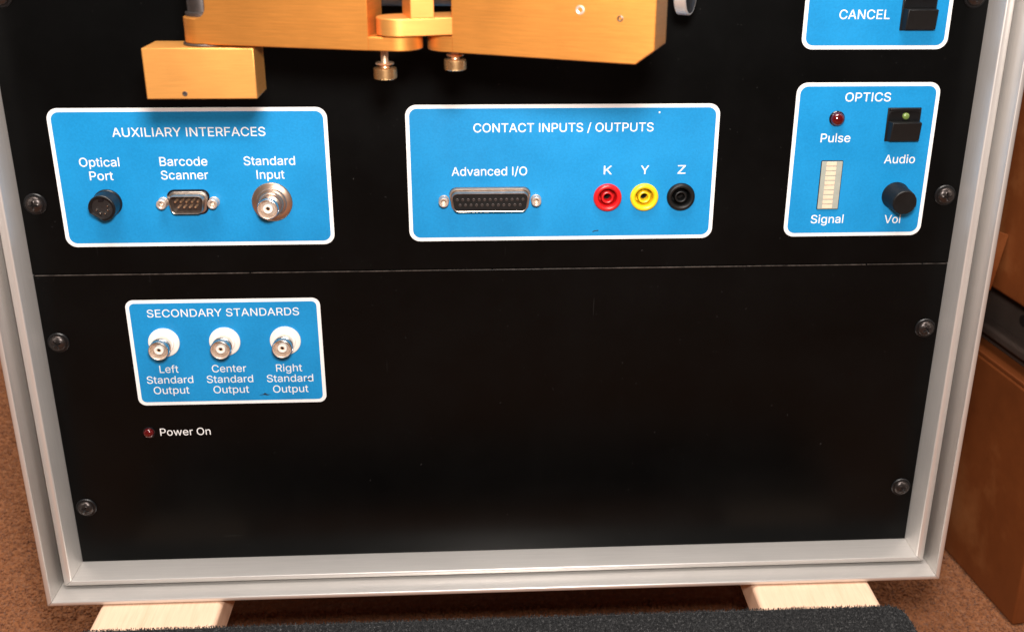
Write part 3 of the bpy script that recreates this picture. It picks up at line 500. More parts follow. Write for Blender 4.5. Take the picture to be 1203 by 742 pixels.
# ================================================================== FURNITURE DOLLY
dolly = thing('furniture_dolly', (0, 0, FLOOR), 'wooden furniture dolly with charcoal carpeted crossbar under the metal framed case', 'dolly')
def rel(o): return (o[0], o[1], o[2]-FLOOR)
for x0, x1 in ((-222.5, -156), (142, 210)):
    b = box(x0, x1, -135, 330, -206.6-FLOOR, -185.6-FLOOR)
    to_obj('rail', b, M['wood'], dolly, bevel=3.2, seg=4)
def bar_outline(y0, y1):
    return [(a, b) for a, b in rounded_rect(-227, 217.5, y0, y1, 9, 6)]
for y0, y1 in ((-135, -53), (262, 340)):
    b = prism_z(bar_outline(y0, y1), -185.5-FLOOR, -179.6-FLOOR)
    cb = to_obj('crossbar', b, M['charcoal'], dolly, bevel=1.5, seg=3, label='charcoal carpet covered crossbar')
    if y0 < 0:
        def inside(x, y, m=0.4):
            x0, x1, r = -227+m, 217.5-m, 9
            if x < x0 or x > x1: return True
            for cx, s in ((x0+r, -1), (x1-r, 1)):
                if (x-cx)*s > 0 and (y-(y1-r)) > 0 and (x-cx)**2+(y-(y1-r))**2 > r*r: return True
            return False
        tufts('carpet_fibre', [(-227, 217.5, -134, -96)], 1.2, 1.1, 0.3, M['charcoal'], -179.7-FLOOR, parent=cb, seed=4, skip=inside)
        tufts('carpet_fibre', [(-227, 217.5, -96, y1)], 3.6, 1.1, 0.17, M['charcoal'], -179.7-FLOOR, parent=cb, seed=3, lean=0.8, skip=inside)
for x in (-186, 173):
    for y in (-95, 300):
        cs = to_obj('caster', lathe([(0,0),(24,0),(24,2),(0,2)], 24, axis='z', center=(x, y, -208.7-FLOOR)), M['dark_steel'], dolly)
        q = bmesh.new(); add_box(q, x-14, x-11, y-14, y+20, 36, -208.8-FLOOR); add_box(q, x+11, x+14, y-14, y+20, 36, -208.8-FLOOR)
        to_obj('fork', q, M['dark_steel'], cs)
        q = lathe([(0,0),(36,0),(38,2),(38,18),(36,20),(0,20)], 28, axis='x', center=(x-10, y+12, 38.2)); to_obj('wheel', q, M['rubber'], cs)

# ================================================================== EQUIPMENT CASE (aluminium framed)
case = thing('equipment_case', (0, 0, -186), 'black equipment case with stepped brushed aluminium edge frame around the black panels', 'case')
CZ = -186
q = box(-249.5, 249.5, 27, 420, -184.6-CZ, 321-CZ); to_obj('case_shell', q, M['case_laminate'], case, bevel=2)
inner = [(0,3),(0,-16.3),(0.25,-16.9),(0.8,-17.1),(3.6,-17.1),(4.0,-16.9),(4.2,-16.4),(4.2,3)]
outer = [(4.65,26),(4.65,0),(7.55,0),(7.55,-26.6),(7.75,-27.1),(8.2,-27.3),(9.7,-27.3),(10.1,-27.1),(10.3,-26.6),(10.3,26)]
def bz(o):
    K = [(0,0),(4.2,3.0),(7.55,5.45),(10.3,8.2)]
    for (a, b), (c, d) in zip(K, K[1:]):
        if o <= c: return b+(d-b)*(o-a)/(c-a)
    return 8.2
XL, XR, ZB, ZT = -240.1, 240.1, -176.3, 311
gap = 0.2
def rail(name, prof, side, material):
    bm = bmesh.new(); A = []; B = []
    for o, y in prof:
        lx, rx, zb, zt = XL-o, XR+o, ZB-bz(o), ZT+bz(o)
        if side == 'left':   a, b = (lx-gap*0, y, zb+gap), (lx, y, zt-gap)
        if side == 'right':  a, b = (rx, y, zb+gap), (rx, y, zt-gap)
        if side == 'bottom': a, b = (lx+gap, y, zb), (rx-gap, y, zb)
        if side == 'top':    a, b = (lx+gap, y, zt), (rx-gap, y, zt)
        A.append(bm.verts.new((a[0], a[1], a[2]-CZ))); B.append(bm.verts.new((b[0], b[1], b[2]-CZ)))
    n = len(prof); bm.faces.new(A); bm.faces.new(B[::-1])
    for i in range(n): bm.faces.new((A[i], A[(i+1)%n], B[(i+1)%n], B[i]))
    return to_obj(name, bm, material, case, smooth=50)
for side in ('left', 'right', 'bottom', 'top'):
    mm = M['alu_v'] if side in ('left', 'right') else M['alu_h']
    rail('inner_rail', inner, side, mm); rail('outer_rail', outer, side, mm)

# ================================================================== PANELS
UP = (0, 0, 0.4); LP = (0, 0, -176.1)
upper = thing('control_panel', UP, 'upper black control panel carrying the large blue labelled connector and switch plates', 'control panel')
lower = thing('control_panel', LP, 'lower black panel with one small blue plate and a Power On light', 'control panel')
up_sheet = to_obj('panel_sheet', box(-239.9, 239.9, 0, 3, 0, 310), M['black'], upper, bevel=0.3)
lo_sheet = to_obj('panel_sheet', box(-239.9, 239.9, 0, 3, 0, 175.7), M['black'], lower, bevel=0.3)
q = bmesh.new()
rnd = random.Random(5); x = -239
while x < 239:      # bare metal wearing through along the top edge
    L = rnd.uniform(6, 40); h = rnd.uniform(0.08, 0.3); add_box(q, x, min(x+L, 239), -0.06, 0.6, 175.72-h, 175.82); x += L+rnd.choice((0, 0, 0.3, 0.9))
to_obj('worn_edge', q, M['bare_edge'], lower, label='bare metal showing along the top edge')

def rela(o, x, y, z): return (x-o[0], y-o[1], z-o[2])
def plate(panel, org, x0, x1, z0, z1, r=5.5, wb=1.9):
    cx, cz = (x0+x1)/2, (z0+z1)/2
    loc = rela(org, cx, -0.05, cz)
    p = to_obj('label_plate', prism(rounded_rect(x0-cx, x1-cx, z0-cz, z1-cz, r), 0, 0.2), M['white'], panel, loc=loc)
    b = to_obj('blue_field', prism(rounded_rect(x0-cx+wb, x1-cx-wb, z0-cz+wb, z1-cz-wb, r-wb*0.8), 0.21, 0.26), M['blue'], p)
    return p, (cx, -0.05, cz)
def words(p, items, cap=4.45, **k):
    for (t, a, b, z) in items: lettering(t, a, b, z, p[0], p[1], -0.32, cap, **k)
aux = plate(upper, UP, -220.4, -85.5, 15.0, 86.5)
con = plate(upper, UP, -47.2, 110.3, 15.9, 87.3)
opt = plate(upper, UP, 148.4, 222.0, 16.1, 97.6)
can = plate(upper, UP, 148.4, 222.0, 114.1, 196)
sec = plate(lower, LP, -195.8, -95.4, -76.3, -14.8, r=4.2)
words(aux, [("AUXILIARY INTERFACES",-190.2,-116.1,72.2),("Optical",-208.1,-188.7,57.2),("Port",-204.0,-192.5,50.2),("Barcode",-169.1,-145.8,57.3),
            ("Scanner",-169.2,-146.1,50.3),("Standard",-128.0,-102.7,57.3),("Input",-122.2,-108.4,50.2)])
words(con, [("CONTACT INPUTS / OUTPUTS",-13.6,76.9,73.3),("Advanced I/O",-24.9,13.3,50.9),("K",52.4,56.6,51),("Y",71.4,75.6,51),("Z",90.4,94.5,51)])
words(can, [("CANCEL",165.9,191.1,128.9)])
words(opt, [("OPTICS",173.5,196.9,88),("Pulse",163.1,178.5,67),("Audio",197.6,213.8,55.6),("Signal",162.4,179.7,23.4),("Vol",201.8,210.3,23)])
words(sec, [("SECONDARY STANDARDS",-185.2,-106.6,-24.5),("Left",-182.5,-172.6,-56.9),("Standard",-189.9,-165.5,-63.2),("Output",-187.0,-168.2,-69.5),
            ("Center",-155.0,-136.9,-57.1),("Standard",-158.3,-133.8,-63.4),("Output",-155.4,-136.5,-69.7),("Right",-121.1,-107.3,-57.4),
            ("Standard",-126.5,-101.8,-63.6),("Output",-123.7,-104.8,-70.0)], cap=4.3, bold=0.001)
PW = to_obj('print_base', prism(rounded_rect(-14.2, 14.2, -3.6, 3.6, 1), 0, 0.04), M['black'], lower, loc=rela(LP, -173.1, 0, -93.2))
lettering("Power On", -186.7, -159.6, -95.2, PW, (-173.1, 0, -93.2), -0.06, 4.4, bold=0.001)
# scuffs and a paint nick on the plates
def scuff(p, pts, y, material=M['scuff']):
    bm = prism([(a-p[1][0], b-p[1][2]) for a, b in pts], 0.27, 0.30); to_obj('scuff_mark', bm, material, p[0])
scuff(con, [(47.4,20.2),(48.4,20.8),(50.6,21.0),(50.6,20.5),(48.6,20.3),(47.6,19.8)], 0)
scuff(con, [(79.1,83.4),(79.9,83.4),(80.0,82.6),(79.3,82.4)], 0, M['white'])
scuff(sec, [(-131.6,-71.4),(-129.2,-70.8),(-128.2,-70.0),(-126.9,-70.9),(-124.8,-71.1),(-127.0,-71.6),(-129.0,-71.3)], 0)
def ov(p, pts, h0=0.345):
    bm = prism([(a-p[1][0], b-p[1][2]) for a, b in pts], h0, h0+0.03); to_obj('scuff_mark', bm, M['scuff'], p[0])
ov(sec, [(-106.2,-62.6),(-104.6,-61.9),(-102.6,-62.2),(-102.4,-62.8),(-104.6,-62.5),(-106,-63)])

# ---- mounting screws: domed black head with cross recess on a cupped washer
bm = lathe([(0,0.1),(5.6,0.1),(5.6,0.5),(5.2,1.0),(4.5,1.1),(0,1.1)], 32)
washer0 = bm
def cross(i):
    a = (i*360/48+45) % 90-45; a = abs(math.radians(a))
    return min(2.35/math.cos(a), 0.52/max(math.sin(a), 1e-3))
prof = [(0,0.6),(4.35,0.6),(4.4,1.3)]+[(4.4*math.cos(math.radians(a)), 1.3+2.2*math.sin(math.radians(a))) for a in (10,20,32,44,55)]+[(1,3.42),(0.93,3.2),(0.42,1.7),(0,1.6)]
NP = len(prof)
scr0 = to_obj('mounting_screw', lathe(prof, 48, rfun=lambda i, k: (cross(i) if k >= NP-4 and k < NP-1 else 1), mis=[0]*(NP-4)+[0,1,1]), [M['screw'], M['hole']], upper, loc=rela(UP, -232.55, 0, 38.1), smooth=30)
to_obj('washer', washer0, M['black_plastic'], scr0)
srnd = random.Random(2)
for i, (x, z, par, org) in enumerate([(232.55, 38.1, upper, UP), (-232.55, 139.7, upper, UP), (232.55, 139.7, upper, UP), (-232.55, 270, upper, UP), (232.55, 270, upper, UP),
                      (-232.55, -38.1, lower, LP), (232.55, -38.1, lower, LP), (-232.55, -139.7, lower, LP), (232.55, -139.7, lower, LP)]):
    c = copy_part(scr0, par, rela(org, x, 0, z)); c.rotation_euler = (0, srnd.uniform(0, 1.5), 0)

# ---- optical port: five pin round socket in a black collar
H0 = -0.32                                     # top of the printed plates
def at(org, x, z): return rela(org, x, H0, z)
din = to_obj('round_socket', lathe([(0,-0.2),(7.1,-0.2),(7.1,1.0),(6.7,1.4),(6.6,9.0),(6.3,9.4),(6.0,9.5),(5.3,9.3),(5.2,7.6),(0,7.6)], 72, mis=[0]*7+[1,1], rfun=lambda i, k: (min(1, 0.84/max(math.cos(math.radians(i*5-236)), 0.01)) if 3 <= k <= 8 else 1)), [M['black_plastic'], M['hole']], upper, loc=at(UP, -196.9, 38.4), label='black round five pin socket under Optical Port')
for a in (0, 45, 90, 135, 180):
    r_ = math.radians(a+200)
    to_obj('pin', lathe([(0,7.5),(0.5,7.5),(0.5,8.7),(0.3,9.0),(0,9.0)], 12, center=(3.0*math.cos(r_), 0, 3.0*math.sin(r_))), M['nickel'], din)
q = bmesh.new(); add_box(q, -1.1, 1.1, -9.2, -6.1, 3.6, 5.3, mtx=Matrix.Rotation(math.radians(0), 4, 'Y')); to_obj('key', q, M['gloss_black'], din)

# ---- D-sub connectors
def dshape(w, h, r, slope=0.18, n=6):
    # wide at the top
    hw, hh = w/2, h/2; d = h*slope
    corners = [(hw, hh), (-hw, hh), (-hw+d, -hh), (hw-d, -hh)]; pts = []
    for i in range(4):
        p = Vector(corners[i]); a = Vector(corners[i-1]); b = Vector(corners[(i+1) % 4])
        u = (a-p).normalized(); v = (b-p).normalized(); th = u.angle(v)/2; t = r/math.tan(th)
        c = p+(u+v).normalized()*(r/math.sin(th)); s0 = p+u*t-c; s1 = p+v*t-c
        a0 = math.atan2(s0.y, s0.x); a1 = math.atan2(s1.y, s1.x); da = (a1-a0+math.pi) % (2*math.pi)-math.pi
        for k in range(n+1): pts.append((c.x+r*math.cos(a0+da*k/n), c.y+r*math.sin(a0+da*k/n)))
    return pts
def loft_rings(levels, material, name, parent, loc=None, label=None, closed=True):
    bm = bmesh.new(); R = [[bm.verts.new((x, -h, z)) for x, z in P] for P, h in levels]; n = len(R[0])
    for A, B in zip(R, R[1:]):
        for i in range(n): bm.faces.new((A[i], A[(i+1)%n], B[(i+1)%n], B[i]))
    return to_obj(name, bm, material, parent, loc=loc, label=label)
def jackscrew(parent, x, loc_z=0):
    hexr = lambda r: [(r, 0)]
    bm = lathe([(3.1,0),(3.1,0.6)], 20); bm.free()
    bm = lathe([(2.7,0.0),(2.7,0.7),(2.5,0.9),(2.5,4.6),(2.2,5.0),(1.75,5.0),(1.35,4.6),(1.35,1.5),(0,1.5)], 24)
    return to_obj('jackscrew', bm, M['nickel_dull'], parent, loc=(x, 0, loc_z))
db9 = to_obj('nine_pin_socket', prism(dshape(22.4, 13.0, 3.6), -0.1, 0.5), M['gloss_black'], upper, loc=at(UP, -156.9, 38.5), label='nine pin metal shell socket under Barcode Scanner')  # black base plate paints the shadow of the panel cut-out around the shell
loft_rings([(dshape(20.6,11.4,3.2),0.45),(dshape(20.6,11.4,3.2),1.0),(dshape(20.2,11.0,3.0),1.3),(dshape(18.4,9.6,2.7),1.6),(dshape(18.0,9.3,2.6),5.6),(dshape(17.7,9.0,2.5),5.9),(dshape(17.3,8.6,2.4),5.8),(dshape(17.0,8.3,2.3),0.7)], M['shell_metal'], 'shell', db9)
to_obj('insert', prism(dshape(16.9, 8.2, 2.3), 0.5, 0.8), M['brown_insert'], db9)
pin0 = None
for row, cnt in ((1.42, 5), (-1.42, 4)):
    for k in range(cnt):
        loc = ((k-(cnt-1)/2)*2.77, 0, row)
        if pin0 is None: pin0 = to_obj('pin', lathe([(0.62,0.7),(0.62,4.3),(0.42,4.9),(0,5.0)], 12), M['copper_gold'], db9, loc=loc)
        else: copy_part(pin0, db9, loc)
jackscrew(db9, -12.55, 0); jackscrew(db9, 12.55, 0)
db25 = to_obj('wide_pin_socket', prism(dshape(42.6, 12.9, 3.6, .15), -0.1, 0.35), M['dark_steel'], upper, loc=at(UP, -5.6, 38.3), label='wide twenty five hole socket under Advanced I/O')
loft_rings([(dshape(42.2,12.5,3.4,.15),0.3),(dshape(42.2,12.5,3.4,.15),1.0),(dshape(41.8,12.1,3.2,.15),1.35),(dshape(40.4,10.8,2.9,.16),1.45),(dshape(39.7,10.1,2.7,.16),1.1),(dshape(39.5,9.9,2.6,.16),5.6),(dshape(39.2,9.6,2.5,.16),5.85),(dshape(38.7,9.1,2.4,.16),5.75),(dshape(38.6,9.0,2.3,.16),4.6)], M['shell_metal'], 'shell', db25)
to_obj('insert', prism(dshape(38.6, 9.0, 2.3, .16), 0.5, 5.3), M['black_matte'], db25)
s0 = None
for row, cnt in ((1.42, 13), (-1.42, 12)):
    for k in range(cnt):
        loc = ((k-(cnt-1)/2)*2.77, 0, row)
        if s0 is None: s0 = to_obj('pin_hole', lathe([(0.78,5.25),(0.78,5.36),(0.5,5.42),(0.42,5.33),(0,5.33)], 12, mis=[0,0,0,1]), [M['dark_steel'], M['hole']], db25, loc=loc)
        else: copy_part(s0, db25, loc)
jackscrew(db25, -23.5, -0.2); jackscrew(db25, 23.5, -0.2)

# ---- coaxial connectors
def coax_barrel(parent, h0, L, name='barrel'):   # outer radius about 5
    """bayonet barrel: outer tube, sleeve ring, inner bowl"""
    t = h0+L
    pr = [(4.7,h0),(4.7,t-5.0),(5.2,t-4.8),(5.2,t-4.2),(4.8,t-4.0),(4.8,t-2.9),(5.2,t-2.7),(5.2,t-0.5),(5.0,t-0.1),(4.8,t),(4.6,t-0.15),(4.45,t-0.6),(3.9,t-4.2),(2.4,t-4.4)]
    b = to_obj(name, lathe(pr, 40, mis=[0]*9+[1]*4), [M['nickel'], M['nickel_dull']], parent)
    to_obj('insulator', lathe([(2.45,t-4.4),(2.45,t-1.1),(2.2,t-0.8),(1.25,t-0.8),(1.05,t-1.2),(1.05,t-1.6)], 32), M['ptfe'], b)
    to_obj('centre_contact', lathe([(1.06,t-1.3),(0.75,t-1.25),(0.62,t-1.6),(0.62,t-3),(0,t-3)], 20, mis=[0,0,1,1]), [M['copper_gold'], M['hole']], b)
    for s in (1, -1):
        a = math.radians(-20 if s > 0 else 160)
        q = lathe([(0,0),(0.85,0),(0.85,0.75),(0.6,0.95),(0,0.95)], 16, axis='x'); mt = Matrix.Translation((0,-(t-2.6),0)) @ Matrix.Rotation(-a, 4, 'Y') @ Matrix.Translation((4.5,0,0))
        bmesh.ops.transform(q, matrix=mt, verts=q.verts[:]); to_obj('bayonet_lug', q, M['nickel'], b)
    return b
std = to_obj('coaxial_socket', lathe([(0,-0.2),(10.0,-0.2),(10.15,0.3),(10.1,1.1),(9.7,1.5),(7.6,2.1),(7.3,2.5),(7.1,3.2),(6.3,3.7),(6.1,4.6),(5.5,5.2),(5.3,7.4),(4.6,7.8),(4.5,8.2)], 48), M['bronze'], upper, loc=at(UP, -115.5, 38.2), label='metal coaxial socket on stepped round flange under Standard Input')
coax_barrel(std, 7.6, 5.6)
for (x, z, who) in ((-178.1, -38.9, 'left'), (-146.5, -38.9, 'centre'), (-114.8, -38.9, 'right')):
    f = to_obj('coaxial_socket', lathe([(0,-0.2),(7.95,-0.2),(8.1,0.1),(8.1,1.0),(7.8,1.3),(5.6,1.4),(5.5,1.5),(5.5,2.6),(5.2,2.9),(4.4,2.9)], 48), M['ptfe'], lower, loc=at(LP, x, z), label='white flanged coaxial socket above '+{'left':'Left','centre':'Center','right':'Right'}[who]+' Standard Output')
    coax_barrel(f, 2.2, 9.0)

# ---- banana jacks, sunk through the panel
bj = {}
for x, mt, who in ((54.7, M['red_plastic'], 'red'), (73.7, M['yellow_plastic'], 'yellow'), (92.7, M['black_matte'], 'black')):
    pr = [(0,-9),(5.3,-9),(5.3,-0.3),(7.25,-0.1),(7.35,0.5),(7.2,1.4),(6.7,2.1),(6.0,2.35),(5.4,2.2),(4.9,1.7),(4.65,0.9),(4.6,-7),(3.25,-7),(3.2,0.4),(3.05,0.9),(2.6,1.05),(2.15,0.9),(1.95,0.4),(1.9,-8),(0,-8)]
    pr = pr[2:]
    j = to_obj('banana_jack', lathe(pr, 44), mt, upper, loc=at(UP, x, 38.8), label=who+' round banana jack')
    to_obj('contact_sleeve', lathe([(1.85,-7.8),(1.85,-3.4),(1.6,-3.2),(1.4,-3.6),(1.4,-7.8)], 20), M['dark_steel'], j)
holes = bmesh.new()
def cut_holes(o, org):
    bm = bmesh.new()
    for x in (54.7, 73.7, 92.7):
        lathe([(0,-9.5),(5.6,-9.5),(5.6,9),(0,9)], 32, bm=bm, center=(x-org[0], -org[1], 38.8-org[2]))
    bmesh.ops.recalc_face_normals(bm, faces=bm.faces[:])
    return bm
for md in list(up_sheet.modifiers): up_sheet.modifiers.remove(md)
bool_cut(up_sheet, cut_holes(up_sheet, UP))
bool_cut(con[0], cut_holes(con[0], con[1]))
for ch in con[0].children:
    if ch.name.startswith('blue_field'): bool_cut(ch, cut_holes(ch, con[1]))

# ---- optics plate
pl = to_obj('indicator_light', lathe([(0,-0.1),(4.0,-0.1),(4.0,0.5),(3.6,0.9),(0,0.9)], 32), M['gloss_black'], upper, loc=at(UP, 170.3, 79.3), label='red Pulse light')
dome = lambda r, h, h0: [(r, h0), (r, h0+0.8)]+[(r*math.cos(math.radians(a)), h0+0.8+h*math.sin(math.radians(a))) for a in (15,30,45,60,75)]+[(0, h0+0.8+h)]
to_obj('lens', lathe(dome(3.4, 2.6, 0.7), 32), M['led_red'], pl)
pw = to_obj('indicator_light', lathe([(0,-0.1),(3.3,-0.1),(3.3,0.25),(3.0,0.4),(0,0.4)], 32), M['gloss_black'], lower, loc=rela(LP, -192.6, 0, -93.0), label='red Power On light')
to_obj('lens', lathe(dome(2.75, 1.9, 0.2), 32), M['led_red'], pw)
def push_switch(x0, z0, label, lit):
    W_, H_ = 17.2, 17.4
    s = to_obj('push_switch', box(0, W_, -1.0, 0.1, 0, H_), M['black_matte'], upper, loc=at(UP, x0, z0), bevel=0.3, label=label)
    # key: side profile (height, z) swept in x, narrowing towards the viewer
    bm = bmesh.new()
    def sect(h, a, b, c, d): return [bm.verts.new((x, -h, z)) for x, z in ((a, c), (b, c), (b, d), (a, d))]
    A = sect(0.95, 0.5, W_-0.5, 0.4, 10.9); B = sect(5.4, 1.5, W_-0.7, 0.9, 10.6)
    bm.faces.new(A[::-1]); bm.faces.new(B)
    for i in range(4): bm.faces.new((A[i], A[(i+1)%4], B[(i+1)%4], B[i]))
    for v_ in B[:2]: v_.co.y += 1.2
    to_obj('key', bm, M['black_matte'], s, bevel=0.35)
    bm = bmesh.new(); add_box(bm, 0.9, W_-0.7, -1.9, -0.95, 15.7, 17.1); add_box(bm, 0.6, W_-0.6, -1.4, -0.95, 10.95, 15.65)
    to_obj('key_recess', bm, M['black_plastic'], s, bevel=0.2)
    if lit: to_obj('lens', lathe(dome(1.75, 1.0, 1.2), 24, center=(W_/2+0.5, 0, 13.3)), M['led_green'], s)
    return s
push_switch(196.1, 67.4, 'black push switch with small green lamp above Audio', True)
push_switch(196.6, 123.4, 'black push switch beside CANCEL', False)
bgx = to_obj('bar_indicator', prism(rounded_rect(-5.75, 5.75, -13.2, 13.2, 0.6), -0.02, 0.25), M['gloss_black'], upper, loc=at(UP, 170.4, 44.2), label='pale ten segment bar indicator above Signal')  # black backing shows as a rim, painting the shadow gap around the body
to_obj('indicator_body', prism(rounded_rect(-5.4, 5.4, -12.8, 12.8, 0.3), 0.2, 0.6), M['greygreen'], bgx, bevel=0.08)
sg0 = None
for k in range(10):
    loc = (-0.35, 0, -11.5+2.555*k)
    if sg0 is None: sg0 = to_obj('segment', box(-2.6, 2.6, -0.78, -0.55, -0.98, 0.98), M['cream'], bgx, loc=loc, bevel=0.08)
    else: copy_part(sg0, bgx, loc)
kb = to_obj('knob', lathe([(0,-0.1),(7.3,-0.1),(7.35,0.4),(7.2,1.2),(6.95,1.7),(6.35,12.0),(6.15,12.5),(5.8,12.75),(5.3,12.7),(0,12.55)], 60, rfun=lambda i, k: (0.985 if (i % 5 == 0 and 3 < k < 7) else 1)), M['black_matte'], upper, loc=at(UP, 206.0, 38.2), label='black round volume knob above Vol')

# ================================================================== HINGED GOLD ARM ASSEMBLY
arm = thing('hinged_arm', (-40, -80, 107), 'gold anodised hinged arm assembly with thumbscrews hanging in front of the upper panel', 'hinged arm')
AO = Vector((-40, -80, 107))
def frame(P0, P1):
    """local axes: x along the front face, y backwards, z up, origin at P0 (plan points)"""
    d = Vector((P1[0]-P0[0], P1[1]-P0[1], 0)); L = d.length; a = math.atan2(d.y, d.x)
    return Matrix.Translation(Vector((P0[0], P0[1], 0))-Vector((AO.x, AO.y, AO.z))) @ Matrix.Rotation(a, 4, 'Z'), L
def arc(cx, cz, r, a0, a1, n=8): return [(cx+r*math.cos(math.radians(a0+(a1-a0)*i/n)), cz+r*math.sin(math.radians(a0+(a1-a0)*i/n))) for i in range(n+1)]
def stadium(c0, c1, r, n=14):
    d = Vector(c1)-Vector(c0); a = math.degrees(math.atan2(d.y, d.x))
    return arc(c1[0], c1[1], r, a-90, a+90, n)+arc(c0[0], c0[1], r, a+90, a+270, n)
def shift(pts): return [(a-AO.x, b-AO.y) for a, b in pts]
TOP = 205
# left arm
F1, L1 = frame((-132.6, -74.2), (-53.6, -92.9)); T1 = 18
lp = [(9, 129), (L1, 129), (L1, TOP), (13.2, TOP)]+[(a, b) for a, b in arc(8.4, 144, 4.8, 0, -90, 8)]
la = to_obj('left_arm', prism(lp, 0, -T1, mtx=F1), M['gold'], arm, bevel=0.35, seg=2)
kn = F1 @ Vector((9, 9, 0)); to_obj('knuckle', lathe([(0,129.01-AO.z),(9,129.01-AO.z),(9,139.2-AO.z),(0,139.2-AO.z)], 48, axis='z', center=(kn.x, kn.y, 0)), M['gold'], la, bevel=0.3)
e0 = F1 @ Vector((L1-6, 9.5, 0)); e1 = F1 @ Vector((L1+9.6, 9.5, 0)); e1 = (e1.x, e1.y)
to_obj('lower_ear', prism_z(stadium((e0.x, e0.y), e1, 9.3), 129.02-AO.z, 134.3-AO.z), M['gold'], la, bevel=0.3)
# middle link
c0, c1 = (-41.8-AO.x, -87.8-AO.y), (-20.5-AO.x, -82.3-AO.y)
lk = to_obj('link', prism_z(stadium(c0, c1, 9.0), 134.9-AO.z, 141.6-AO.z), M['gold_light'], arm, bevel=0.3)
mtp = Matrix.Rotation(math.atan2(5.5, 21.3), 4, 'Z')
q = bmesh.new(); add_box(q, -4.7, 4.7, 0.05, 17, 0.02, 60, mtx=Matrix.Translation((-32.2-AO.x, -94.5-AO.y, 141.6-AO.z)) @ mtp); to_obj('post', q, M['gold_light'], lk, bevel=0.3)
# right arm
F2, L2 = frame((-21.2, -91.6), (54.3, -122.3)); T2 = 19.5
rp = [(0, 128), (74.4, 128), (L2, 133.6), (L2, TOP), (0, TOP)]
ra = to_obj('right_arm', prism(rp, 0, -T2, mtx=F2), M['gold'], arm, bevel=0.35, seg=2)
f0 = F2 @ Vector((6, 9.2, 0)); f1 = F2 @ Vector((-4.7, 9.2, 0))
to_obj('lower_ear', prism_z(stadium((f0.x, f0.y), (f1.x, f1.y), 9.05), 128.02-AO.z, 134.2-AO.z), M['gold'], ra, bevel=0.3)
for u, z, r in ((52.5, 147.0, 1.7), (68.0, 144.6, 1.15)):
    q = lathe([(0,-0.05),(r,-0.05),(r,0.12),(r*0.75,0.2),(r*0.5,-0.02),(0,-0.03)], 24, center=(0,0,0)); bmesh.ops.transform(q, matrix=F2 @ Matrix.Translation((u, 0, z)), verts=q.verts[:])
    to_obj('dowel_pin' if r > 1.5 else 'set_screw', q, M['dark_steel'] if r < 1.5 else M['nickel_dull'], ra)
# hanging block
bl = to_obj('counterweight_block', box(-145.6-AO.x, -101.2-AO.x, 0.2, 19.5, 107.4-AO.z, 128.0-AO.z), M['gold_light'], arm, bevel=0.35)
to_obj('set_screw', lathe([(0,0.0),(1.05,0.0),(1.05,0.1),(0.7,0.16),(0.5,0.02),(0,0.02)], 20, center=(-130.2-AO.x, 0.2, 109.6-AO.z)), M['dark_steel'], bl)
to_obj('washer', lathe([(0,128.06-AO.z),(9.6,128.06-AO.z),(9.9,128.3-AO.z),(9.9,128.7-AO.z),(9.6,128.95-AO.z),(0,128.95-AO.z)], 44, axis='z', center=(-121.8-AO.x, -67.6-AO.y, 0)), M['dark_steel'], bl)
# hinge pins and dark tube behind
to_obj('hinge_bushing', lathe([(0,139.3-AO.z),(7.2,139.3-AO.z),(7.2,140.6-AO.z),(6.2,141-AO.z),(6.2,198-AO.z),(0,198-AO.z)], 40, axis='z', center=(-123.5-AO.x, -64.5-AO.y, 0)), M['dark_steel'], arm)
q = lathe([(0,0),(6.9,0),(7.4,0.6),(7.4,42.4),(6.9,43),(0,43)], 40, axis='x', center=(-62-AO.x, -66-AO.y, 150.4-AO.z)); to_obj('dark_tube', q, M['dark_steel'], arm)
for x in (-54.2, -39.8):
    to_obj('tube_screw', lathe([(0,0),(1.1,0),(1.1,0.8),(0.8,1.2),(0,1.2)], 16, center=(x-AO.x, -72.4-AO.y, 144.2-AO.z)), M['nickel'], arm)
to_obj('mounting_bracket', box(-60-AO.x, -10-AO.x, -75-AO.y, -0.2-AO.y, 170-AO.z, 196-AO.z), M['gold'], arm, bevel=0.4)
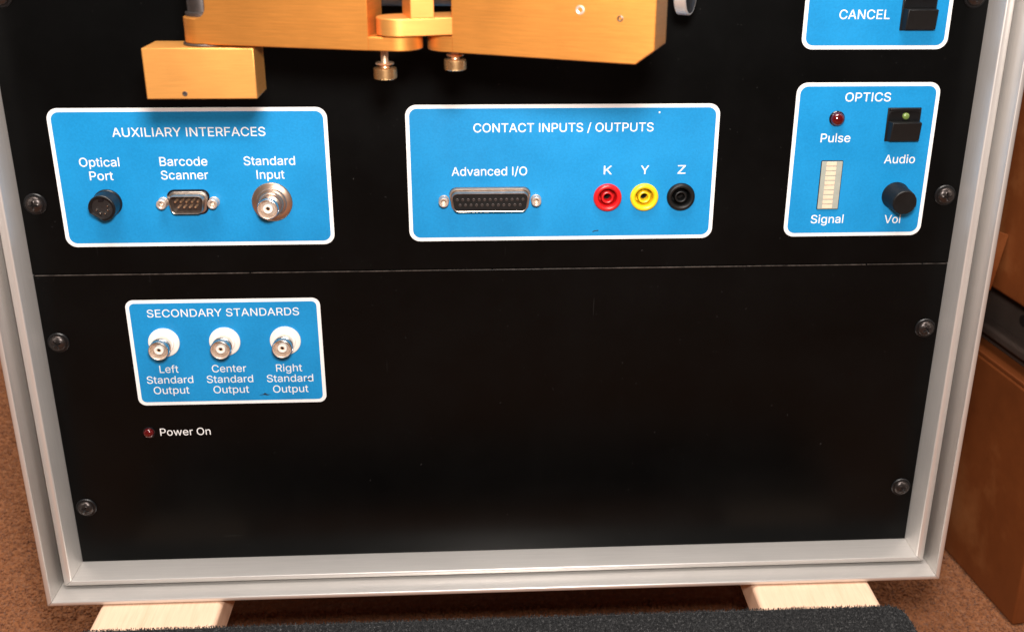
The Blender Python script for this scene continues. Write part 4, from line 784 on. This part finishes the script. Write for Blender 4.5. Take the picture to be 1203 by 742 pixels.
# thumbscrews
def knurl(i, k): return 1.0 if (i+k) % 2 else 0.925
def thumbscrew(x, y, zt, zd, z1, z0, r):
    hd = [(0, z0), (r-0.7, z0), (r-0.15, z0+0.25)]; n = 9
    hd += [(r, z0+0.4+(z1-z0-0.8)*i/n) for i in range(n+1)]+[(r-0.2, z1-0.2), (r-0.8, z1), (1.9, z1+0.05)]
    t = to_obj('thumbscrew', lathe([(a, b-AO.z) for a, b in hd], 48, axis='z', center=(x-AO.x, y-AO.y, 0), rfun=lambda i, k: knurl(i, k) if 3 <= k <= 12 else 1), M['brass_knurl'], arm, smooth=20)
    to_obj('stem', lathe([(a, b-AO.z) for a, b in [(1.9, z1), (1.7, z1+0.6), (1.5, zd-0.6), (1.7, zt), (0, zt)]], 24, axis='z', center=(x-AO.x, y-AO.y, 0)), M['copper_gold'], t)
    to_obj('collar', lathe([(a, b-AO.z) for a, b in [(1.6, zd-0.45), (r-1.2, zd-0.45), (r-0.9, zd-0.1), (r-1.2, zd+0.3), (1.6, zd+0.35)]], 32, axis='z', center=(x-AO.x, y-AO.y, 0)), M['copper_gold'], t)
thumbscrew(-48.8, -80, 129, 121.9, 120.2, 115.6, 4.75)
thumbscrew(-20.2, -80, 128, 125.3, 123.6, 119.2, 4.6)
# silver adjusting knob on a shaft at the far right of the arm
kd = Matrix.Translation((80.6-AO.x, -30-AO.y, 144.8-AO.z)) @ Matrix.Rotation(math.radians(-27), 4, 'Z')
q = lathe([(0,0),(9.6,0),(10,0.5),(10,5.2),(9.6,5.6),(9.0,5.6)], 48, axis='x'); bmesh.ops.transform(q, matrix=kd, verts=q.verts[:])
ak = to_obj('adjusting_knob', q, M['alu_v'], arm)
q = lathe([(9.0,5.6),(8.4,5.2),(0,5.2)], 48, axis='x'); bmesh.ops.transform(q, matrix=kd, verts=q.verts[:]); to_obj('knob_face', q, M['dark_steel'], ak)
q = lathe([(0,-30),(2.5,-30),(2.5,0),(0,0)], 20, axis='x'); bmesh.ops.transform(q, matrix=kd @ Matrix.Translation((0,0,4)), verts=q.verts[:]); to_obj('shaft', q, M['dark_steel'], ak)
